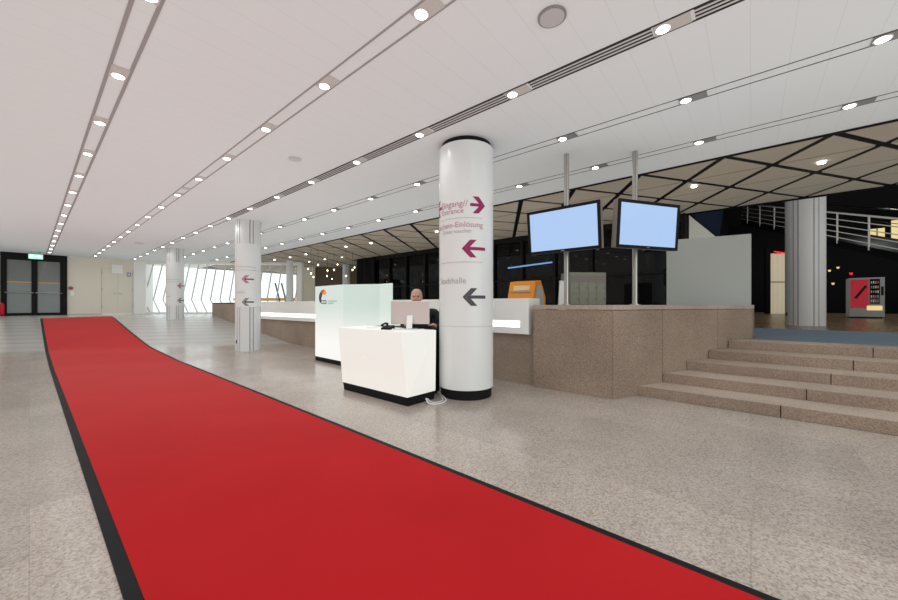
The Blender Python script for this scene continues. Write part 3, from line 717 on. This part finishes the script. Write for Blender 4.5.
build('foot', MB().bar((6.70, .9), (6.90, .93), .05, (0, .03)).bar((6.80, .15), (7.05, .19), .05, (0, .03)), steel, t, world=True)

# pendants
pend = [(318, 265), (327.5, 270.5), (327, 276), (334, 270), (337.5, 264.5), (311, 273.5), (313.5, 277), (332, 279), (352.5, 270), (354.5, 267.5), (346, 276), (308, 269)]
proto_p = None
for i, (x, y) in enumerate(pend):
    Z = 11.2 + (i * 7 % 5) * .75; c = plan((x - 449) / 356 * Z, Z); z = 1 + (305 - y) / 356 * Z
    t = thing('pendant_lamp', 'pendant bulb, %s of the cluster above the rear counter' % ['topmost left', 'middle left', 'lowest centre', 'middle right', 'topmost right', 'outer left', 'lowest left', 'lowest right of centre', 'outer right lower', 'outer right upper', 'right near the far column', 'farthest left'][i], 'pendant lamp', (*c, z), group='pendant lamps above the rear counter')
    build('bulb', MB().lathe([(.004, z - .026), (.016, z - .018), (.022, z), (.016, z + .018), (.01, z + .028)], c, 12), bulb_m, t, world=True)
    build('cord', MB().tube([(*c, z + .04), (*c, HC)], .005, 5), mat('cord', (.1, .09, .08), .6) if i == 0 else MATS['cord'], t, world=True)
    build('cap', MB().lathe([(.016, z + .04), (.012, z + .09)], c, 10), tv_back, t, world=True)

# ------------------------------------------------------------------ far wall fittings
t = thing('exit_sign', 'green lit emergency exit sign hanging above the glass double door', 'sign', (.14, 18.0, 0))
zz = 2.60
build('casing', MB().box(-.02, .30, 17.98, 18.02, zz - .085, zz + .075), white_m, t, world=True)
build('panel', MB().box(-.01, .29, 17.972, 17.98, zz - .075, zz + .065), exit_m, t, world=True)
build('pictogram', MB().add([(x, 17.970, zz + z) for x, z in ((.01, -.06), (.09, -.06), (.09, .05), (.01, .05))], [(0, 1, 2, 3)]).add([(x, 17.970, zz + z) for x, z in ((.12, -.01), (.20, -.01), (.20, -.045), (.26, .0), (.20, .045), (.20, .01), (.12, .01))], [tuple(range(7))]), exit_w, t, world=True)
build('hanger', MB().tube([(.04, 18, zz + .07), (.04, 18, HC)], .008, 6).tube([(.24, 18, zz + .07), (.24, 18, HC)], .008, 6), steel, t, world=True)
t = thing('fire_extinguisher', 'red fire extinguisher on the wall left of the glass door', 'fire extinguisher', (-.585, TB - .15, .64))
c = (-.585, TB - .15); build('cylinder', MB().lathe([(.055, .68), (.062, .70), (.062, 1.0), (.045, 1.05), (.02, 1.07)], c, 20), red_paint, t, world=True)
build('valve', MB().lathe([(.018, 1.07), (.018, 1.11)], c, 12).box(c[0] - .05, c[0] + .05, c[1] - .012, c[1] + .012, 1.11, 1.13), black, t, world=True)
build('hose', MB().tube(spline([(c[0], c[1], 1.09), (c[0] + .08, c[1] - .02, 1.05), (c[0] + .075, c[1] - .02, .85), (c[0] + .07, c[1] - .02, .78)]), .010), black, t, world=True)
t = thing('alarm_bell', 'dark round alarm button on the beige wall right of the glass door', 'alarm', (.99, TB, 1.62))
build('disc', MB().tube([(.99, TB, 1.62), (.99, TB - .03, 1.62)], .065, 20, False), tv_back, t, world=True); build('knob', MB().tube([(.99, TB - .03, 1.62), (.99, TB - .045, 1.62)], .03, 16, False), red_paint, t, world=True)
t = thing('wall_switch', 'small white switch plate under the round alarm button', 'switch', (1.02, TB, 1.42))
build('plate', MB().box(.97, 1.07, TB - .015, TB, 1.34, 1.50), paper, t, world=True, bevel=.004); build('rocker', MB().box(.995, 1.045, TB - .022, TB - .015, 1.38, 1.46), white_m, t, world=True)
t = thing('wall_notice', 'white rectangular notice board above the beige double door', 'sign', (2.24, TB, 2.5))
build('frame', MB().box(2.06, 2.42, TB - .02, TB, 2.22, 2.60), slat_m, t, world=True); build('sheet', MB().box(2.075, 2.405, TB - .024, TB - .02, 2.235, 2.585), paper, t, world=True)
t = thing('pictogram_sign', 'small purple square sign right of the white notice board', 'sign', (2.58, TB, 2.25))
build('plate', MB().box(2.52, 2.64, TB - .012, TB, 2.14, 2.30), purple, t, world=True); build('symbol', MB().box(2.545, 2.57, TB - .014, TB - .012, 2.17, 2.27).box(2.59, 2.615, TB - .014, TB - .012, 2.17, 2.27), paper, t, world=True)

# ------------------------------------------------------------------ upper level: stair, vending machine, lit curtain
t = thing('stair_balustrade', 'dark stair with steel rails descending behind the thick grooved column', 'stairs', (*plan(11.5, 9.1), PL))
P0, P1 = Vector((*plan(15.2, 18.5), 5.4)), Vector((*plan(10.6, 6.8), 1.58))
d3 = P1 - P0; side = Vector((d3.y, -d3.x, 0)).normalized()
def at3(q, h, sd=0): return P0 + d3 * q + Vector((0, 0, h)) + side * sd
mb = MB(); mb.hexa([at3(0, -.22), at3(1, -.22), at3(1, -.22, -1.2), at3(0, -.22, -1.2)], [at3(0, 0), at3(1, 0), at3(1, 0, -1.2), at3(0, 0, -1.2)]); build('flight', mb, black, t, world=True)
for h, r in ((.87, .028), (.66, .014), (.46, .014), (.27, .014), (.09, .014)): build('rail', MB().tube([at3(0, h), at3(1, h)], r), rail_m, t, world=True)
for i in range(9): build('post', MB().tube([at3(.06 + i * .11, -.1), at3(.06 + i * .11, .87)], .022), rail_m, t, world=True)
build('far_rail', MB().tube([at3(0, .87, -1.2), at3(1, .87, -1.2)], .02).tube([at3(0, .45, -1.2), at3(1, .45, -1.2)], .012), steel, t, world=True)
t = cthing('vending_machine', 'vending machine with red poster panel in the dark hall at right', 'vending machine', 14.55, 12.4, PL, camrot(.72) @ Matrix.Diagonal((.70, 1, 1, 1)))
build('cabinet', MB().box(-.58, .58, 0, .7, .05, 1.42), mat('machine_grey', (.30, .30, .29), .5), t, bevel=.01)
build('red_panel', MB().box(-.54, .06, -.01, 0, .36, 1.36), poster_red, t)
build('stripe', MB().poly([(-.42, -.012, .72), (-.34, -.012, .68), (.02, -.012, 1.12), (-.06, -.012, 1.16)]), black, t)
build('window', MB().box(.10, .42, -.01, 0, .5, 1.36), dark_glass, t)
for r in range(5):
    for q in range(4): build('product', MB().box(.13 + q * .07, .17 + q * .07, -.016, -.01, .56 + r * .16, .65 + r * .16), (grey_panel, slat_m, orange, tv_back)[(r + q) % 4], t, bevel=.004)
build('tray', MB().box(.0, .5, -.02, 0, .28, .44), yellow_lit, t); build('keypad', MB().box(.46, .54, -.015, 0, .8, 1.1), black, t); build('base', MB().box(-.5, .5, .05, .65, 0, .05), black, t)
o = build('curtain', MB().prism([plan(16.9 + .047 * i, 19 + .06 * math.sin(i * 1.3)) for i in range(26)] + [plan(18.08 - .047 * i, 19.08) for i in range(26)], PL, 3.75), beige_lit); tag(o, 'warm beige lit curtain glimpsed left of the thick grooved column', 'curtain')
struct('trim_dark_posts', MB().bar(plan(16.6, 18.7), plan(16.85, 18.7), .1, (PL, 4)).bar(plan(18.0, 18.7), plan(18.2, 18.7), .1, (PL, 4)).bar(plan(16.8, 18.9), plan(18.1, 18.9), .03, (2.2, 2.24)), black)
o = build('neon_tube', MB().tube([(*plan(16.9, 18.5), 3.78), (*plan(18.25, 18.5), 3.60)], .03, 6), red_neon); tag(o, 'thin red neon tube above the lit beige curtain', 'light')
for (x, y, w_, h_), nm in zip(((877, 238, .42, .8), (899, 234, .42, 1.2), (864.5, 239, .16, .4)), ('lit yellow window behind the stair rails, middle one', 'lit yellow window behind the stair rails, at the picture edge', 'smallest lit yellow window behind the stair rails')):
    Z = 15; X = (x - 449) / 356 * Z; z = 1 + (305 - y) / 356 * Z
    t = cthing('lit_window', nm, 'window', X, Z, z, camrot(.8)); build('pane', MB().box(-w_ / 2, w_ / 2, 0, .03, -h_ / 2, h_ / 2), yellow_lit, t)
    build('frame', MB().box(-w_ / 2 - .04, -w_ / 2, -.02, .04, -h_ / 2, h_ / 2).box(w_ / 2, w_ / 2 + .04, -.02, .04, -h_ / 2, h_ / 2).box(-.015, .015, -.02, 0, -h_ / 2, h_ / 2), black, t)
# bar tables and small lamps in the dark hall
for (x, y, Z), nm in zip(((829.5, 271, 16), (838, 268, 16), (851, 274, 14), (833, 284, 15)), ('small wall lamp left of the vending machine, lowest but one', 'small white wall lamp high left of the vending machine', 'small reddish wall lamp just above the vending machine', 'lowest small wall lamp beside the grooved column')):
    X = (x - 449) / 356 * Z; z = 1 + (305 - y) / 356 * Z; t = cthing('wall_lamp', nm, 'lamp', X, Z, z, camrot(0))
    build('shade', MB().tube([(0, 0, -.03), (0, 0, .05)], [.03, .05], 10), yellow_lit if 'reddish' not in nm else red_neon, t); build('bracket', MB().tube([(0, 0, .05), (0, .12, .09)], .012, 6), black, t)

# ------------------------------------------------------------------ the person behind the desk (metres)
px_, py_ = plan(-.340, 4.50)
rotp = math.atan2(-SA + .0, -CA) - PI / 2 + math.radians(8)
person = thing('person', 'bald seated person in black clothing behind the computer at the lit desk', 'person', (px_, py_, 0), math.atan2(-CA, -SA) + PI / 2)
# local frame: the figure faces -y, x to its left
def skinned(edges, joints, radii, root, name, m, parent, sub=2, extra=None, voxel=.009):
    me = bpy.data.meshes.new(name); keys = list(joints)
    me.from_pydata([joints[k_] for k_ in keys], [(keys.index(a), keys.index(b)) for a, b in edges], [])
    ob = bpy.data.objects.new(name, me); C.objects.link(ob)
    sk = ob.modifiers.new('skin', 'SKIN'); sk.use_smooth_shade = True
    lay = me.skin_vertices[0].data if me.skin_vertices else None
    if lay is None:
        bpy.context.view_layer.update(); lay = me.skin_vertices[0].data
    for i, k_ in enumerate(keys):
        r = radii[k_]; lay[i].radius = r if isinstance(r, tuple) else (r, r); lay[i].use_root = (k_ == root)
    ss = ob.modifiers.new('sub', 'SUBSURF'); ss.levels = sub; ss.render_levels = sub
    dg = bpy.context.evaluated_depsgraph_get(); me2 = bpy.data.meshes.new_from_object(ob.evaluated_get(dg))
    bpy.data.objects.remove(ob)
    if extra:
        bm = bmesh.new(); bm.from_mesh(me2)
        for e in extra: bm.from_mesh(e)
        bm.to_mesh(me2); bm.free()
    ob = bpy.data.objects.new(name, me2); C.objects.link(ob)
    if extra and voxel:
        r = ob.modifiers.new('r', 'REMESH'); r.mode = 'VOXEL'; r.voxel_size = voxel; r.use_smooth_shade = True
        s_ = ob.modifiers.new('s', 'SMOOTH'); s_.iterations = 3; s_.factor = .4
        dg = bpy.context.evaluated_depsgraph_get(); me3 = bpy.data.meshes.new_from_object(ob.evaluated_get(dg)); bpy.data.objects.remove(ob)
        ob = bpy.data.objects.new(name, me3); C.objects.link(ob); me2 = me3
    for p in me2.polygons: p.use_smooth = True
    me2.materials.clear(); me2.materials.append(m); ob.parent = parent
    return ob
def ell(c, r, n=24, m_=16, f=None):
    bm = bmesh.new(); bmesh.ops.create_uvsphere(bm, u_segments=n, v_segments=m_, radius=1)
    for v in bm.verts:
        p = Vector((v.co.x * r[0], v.co.y * r[1], v.co.z * r[2]))
        if f: p = f(p)
        v.co = p + Vector(c)
    me = bpy.data.meshes.new('e'); bm.to_mesh(me); bm.free(); return me
HZ = 1.262; HX = -.080
def headshape(p):
    if p.z < 0: k_ = 1 + .28 * p.z / .12; p = Vector((p.x * k_, p.y * (1 + .1 * p.z / .12), p.z))
    if p.y < -.07: p.y = -.07 + (p.y + .07) * .7
    return p
parts = [ell((HX, 0, HZ), (.082, .102, .124), f=headshape), ell((HX, .008, HZ + .038), (.082, .100, .088)), ell((HX, -.098, HZ - .02), (.014, .022, .024)), ell((HX, -.094, HZ + .025), (.055, .012, .012)), ell((HX, -.085, HZ - .085), (.03, .022, .022)),
         ell((HX - .078, .012, HZ - .005), (.010, .020, .032)), ell((HX + .078, .012, HZ - .005), (.010, .020, .032)), ell((HX - .04, -.075, HZ - .03), (.025, .02, .025)), ell((HX + .04, -.075, HZ - .03), (.025, .02, .025))]
J = {'pel': (0, .02, .52), 'wai': (0, .03, .70), 'che': (-.01, .01, .94), 'neb': (-.04, .0, 1.075), 'nec': (-.06, -.005, 1.13), 'hea': (HX, 0, 1.20)}
Rd = {'pel': (.15, .11), 'wai': (.14, .10), 'che': (.165, .105), 'neb': (.085, .07), 'nec': (.055, .055), 'hea': (.06, .06)}
Ed = [('pel', 'wai'), ('wai', 'che'), ('che', 'neb'), ('neb', 'nec'), ('nec', 'hea')]
for s_, n_ in ((1, 'l'), (-1, 'r')):
    J.update({n_ + 'sh': (.205 * s_, .01, 1.055), n_ + 'el': (.27 * s_, -.06, .80), n_ + 'wr': (.19 * s_, -.285, .872), n_ + 'ha': (.175 * s_, -.345, .882),
              n_ + 'hi': (.10 * s_, .0, .52), n_ + 'kn': (.14 * s_, -.36, .52), n_ + 'an': (.14 * s_, -.33, .10), n_ + 'to': (.15 * s_, -.44, .035)})
    Rd.update({n_ + 'sh': .062, n_ + 'el': .043, n_ + 'wr': (.028, .022), n_ + 'ha': (.038, .016), n_ + 'hi': .088, n_ + 'kn': .062, n_ + 'an': .04, n_ + 'to': .034})
    Ed += [('che', n_ + 'sh'), (n_ + 'sh', n_ + 'el'), (n_ + 'el', n_ + 'wr'), (n_ + 'wr', n_ + 'ha'), ('pel', n_ + 'hi'), (n_ + 'hi', n_ + 'kn'), (n_ + 'kn', n_ + 'an'), (n_ + 'an', n_ + 'to')]
    for fi, (dx, ln) in enumerate(((.030, .068), (.010, .078), (-.010, .072), (-.029, .056))):
        mb = MB(); bx = .175 * s_ + dx * -s_; by = -.36
        mb.tube(spline([(bx, by + .015, .882), (bx, by - ln * .45, .888), (bx, by - ln * .8, .882), (bx, by - ln, .874)], 4), [.0095] * 5 + [.0085] * 4 + [.0075] * 4, 8)
        me = bpy.data.meshes.new('f'); me.from_pydata([tuple(v) for v in mb.v], [], mb.f); parts.append(me)
    mb = MB().tube(spline([(.160 * s_, -.315, .880), (.130 * s_, -.345, .880), (.118 * s_, -.375, .877), (.116 * s_, -.392, .874)], 4), [.012] * 5 + [.0105] * 4 + [.0085] * 4, 8)
    me = bpy.data.meshes.new('f'); me.from_pydata([tuple(v) for v in mb.v], [], mb.f); parts.append(me)
skinned(Ed, J, Rd, 'pel', 'body', skin, person, 2, parts, .0065)
# clothing grown on the same joints, a little larger
Jc = {k_: J[k_] for k_ in J if k_ in ('pel', 'wai', 'che', 'neb') or k_[1:] in ('sh', 'el')}
Rc = {k_: (tuple(q * 1.13 for q in Rd[k_]) if isinstance(Rd[k_], tuple) else Rd[k_] * 1.3) for k_ in Jc}
Rc['neb'] = (.082, .078)
for n_ in 'lr':
    a, b = Vector(J[n_ + 'el']), Vector(J[n_ + 'wr']); Jc[n_ + 'cu'] = tuple(a + (b - a) * .9); Rc[n_ + 'cu'] = .039
Ec = [e for e in Ed if e[0] in Jc and e[1] in Jc] + [('lel', 'lcu'), ('rel', 'rcu')]
jk = skinned(Ec, Jc, Rc, 'pel', 'jacket', jacket_m, person)
Jt = {k_: J[k_] for k_ in ('pel', 'lhi', 'lkn', 'lan', 'rhi', 'rkn', 'ran')}; Rt = {'pel': (.165, .125), 'lhi': .105, 'rhi': .105, 'lkn': .078, 'rkn': .078, 'lan': .058, 'ran': .058}
skinned([('pel', 'lhi'), ('lhi', 'lkn'), ('lkn', 'lan'), ('pel', 'rhi'), ('rhi', 'rkn'), ('rkn', 'ran')], Jt, Rt, 'pel', 'trousers', jacket_m, person)
for s_ in (1, -1):
    mb = MB(); mb.tube(spline([(.14 * s_, -.28, .05), (.14 * s_, -.33, .055), (.147 * s_, -.42, .045), (.152 * s_, -.50, .035)], 5), [.03] + [.048] * 9 + [.045] * 4 + [.03, .012], 12); build('shoe', mb, rubber, person, scale=1)
hm = ell((HX, .014, HZ - .005), (.0805, .0905, .075), 28, 14, lambda p: Vector((p.x, max(p.y, -.02), min(p.z, .035))))
ob = bpy.data.objects.new('hair', hm); C.objects.link(ob); ob.parent = person; hm.materials.append(hair_m)
for s_ in (1, -1):
    e = ell((HX + .032 * s_, -.0865, HZ + .004), (.012, .008, .008), 12, 8); ob = bpy.data.objects.new('eye', e); C.objects.link(ob); ob.parent = person; e.materials.append(eye_m)
e = ell((HX, -.094, HZ - .063), (.024, .010, .007), 12, 8); ob = bpy.data.objects.new('mouth', e); C.objects.link(ob); ob.parent = person; e.materials.append(lips_m)

ch = thing('office_chair', 'black swivel office chair under the seated person at the desk', 'chair', (px_, py_, 0), math.atan2(-CA, -SA) + PI / 2)
def bm_build(nm, mb, m=rubber, bev=.0): return build(nm, mb, m, ch, bevel=bev, scale=1)
bm_build('seat', MB().box(-.25, .25, -.25, .22, .38, .425), jacket_m, .02)
bm_build('backrest', MB().hexa([(-.22, .20, .52), (.22, .20, .52), (.22, .25, .52), (-.22, .25, .52)], [(-.20, .26, 1.05), (.20, .26, 1.05), (.20, .30, 1.05), (-.20, .30, 1.05)]), jacket_m, .02)
bm_build('back_post', MB().tube([(0, .18, .39), (0, .27, .42), (0, .28, .75)], .02))
bm_build('gas_column', MB().lathe([(.03, .09), (.03, .38)], n=16), black)
for i in range(5):
    a = 2 * PI * i / 5 + .3; x, y = math.cos(a) * .30, math.sin(a) * .30
    lg = bm_build('leg', MB().tube([(0, 0, .10), (x, y, .075)], [.026, .016])); build('castor', MB().tube([(x - .012, y, .03), (x + .012, y, .03)], .03, 12), black, lg, scale=1)
for s_ in (1, -1): bm_build('armrest', MB().tube([(.25 * s_, .1, .41), (.31 * s_, .1, .44), (.31 * s_, .1, .63)], .015).box(.31 * s_ - .03, .31 * s_ + .03, -.10, .16, .63, .655))

# ------------------------------------------------------------------ light, camera
w = bpy.data.worlds.new('world'); sc.world = w; w.use_nodes = True
bg = w.node_tree.nodes['Background']; bg.inputs[0].default_value = (.92, 1, .995, 1); bg.inputs[1].default_value = 1.25
w.light_settings.ao_factor = .38; w.light_settings.distance = 3.2
sc.cycles.use_fast_gi = True; sc.cycles.fast_gi_method = 'ADD'
def area(nm, loc, size, e, rot, col=(1, 1, 1)):
    l = bpy.data.lights.new(nm, 'AREA'); l.energy = e; l.size = size[0] * S; l.size_y = size[1] * S; l.shape = 'RECTANGLE'; l.color = col
    o = bpy.data.objects.new(nm, l); C.objects.link(o); o.location = Vector(loc) * S; o.rotation_euler = rot; return o
for (X, Z, z, e) in ((8.6, 5.9, 4.2, 60), (13.5, 11, 4.5, 60), (9, 12, 5, 40)):
    o, t_ = plan(X, Z); lamp((o, t_, z), e, 2.2)
for i in (0, 1, 2): lamp((9.5 + i * 1.1, 12 + i * .8, HC - .06), 22, col=(1, .85, .6))
l = lamp((*plan(2.3, 5.6), HC - .08), 14, 1.2)

cam = bpy.data.cameras.new('camera'); co = bpy.data.objects.new('camera', cam); C.objects.link(co); sc.camera = co
cam.sensor_width = 36; cam.lens = 356 / 898 * 36; cam.shift_y = 5 / 898; cam.clip_start = .05
co.location = (0, 0, S); co.rotation_euler = (PI / 2, 0, -math.atan2(SA, CA))
sc.view_settings.view_transform = 'Standard'; sc.view_settings.look = 'None'; sc.view_settings.exposure = .09; sc.view_settings.gamma = 1
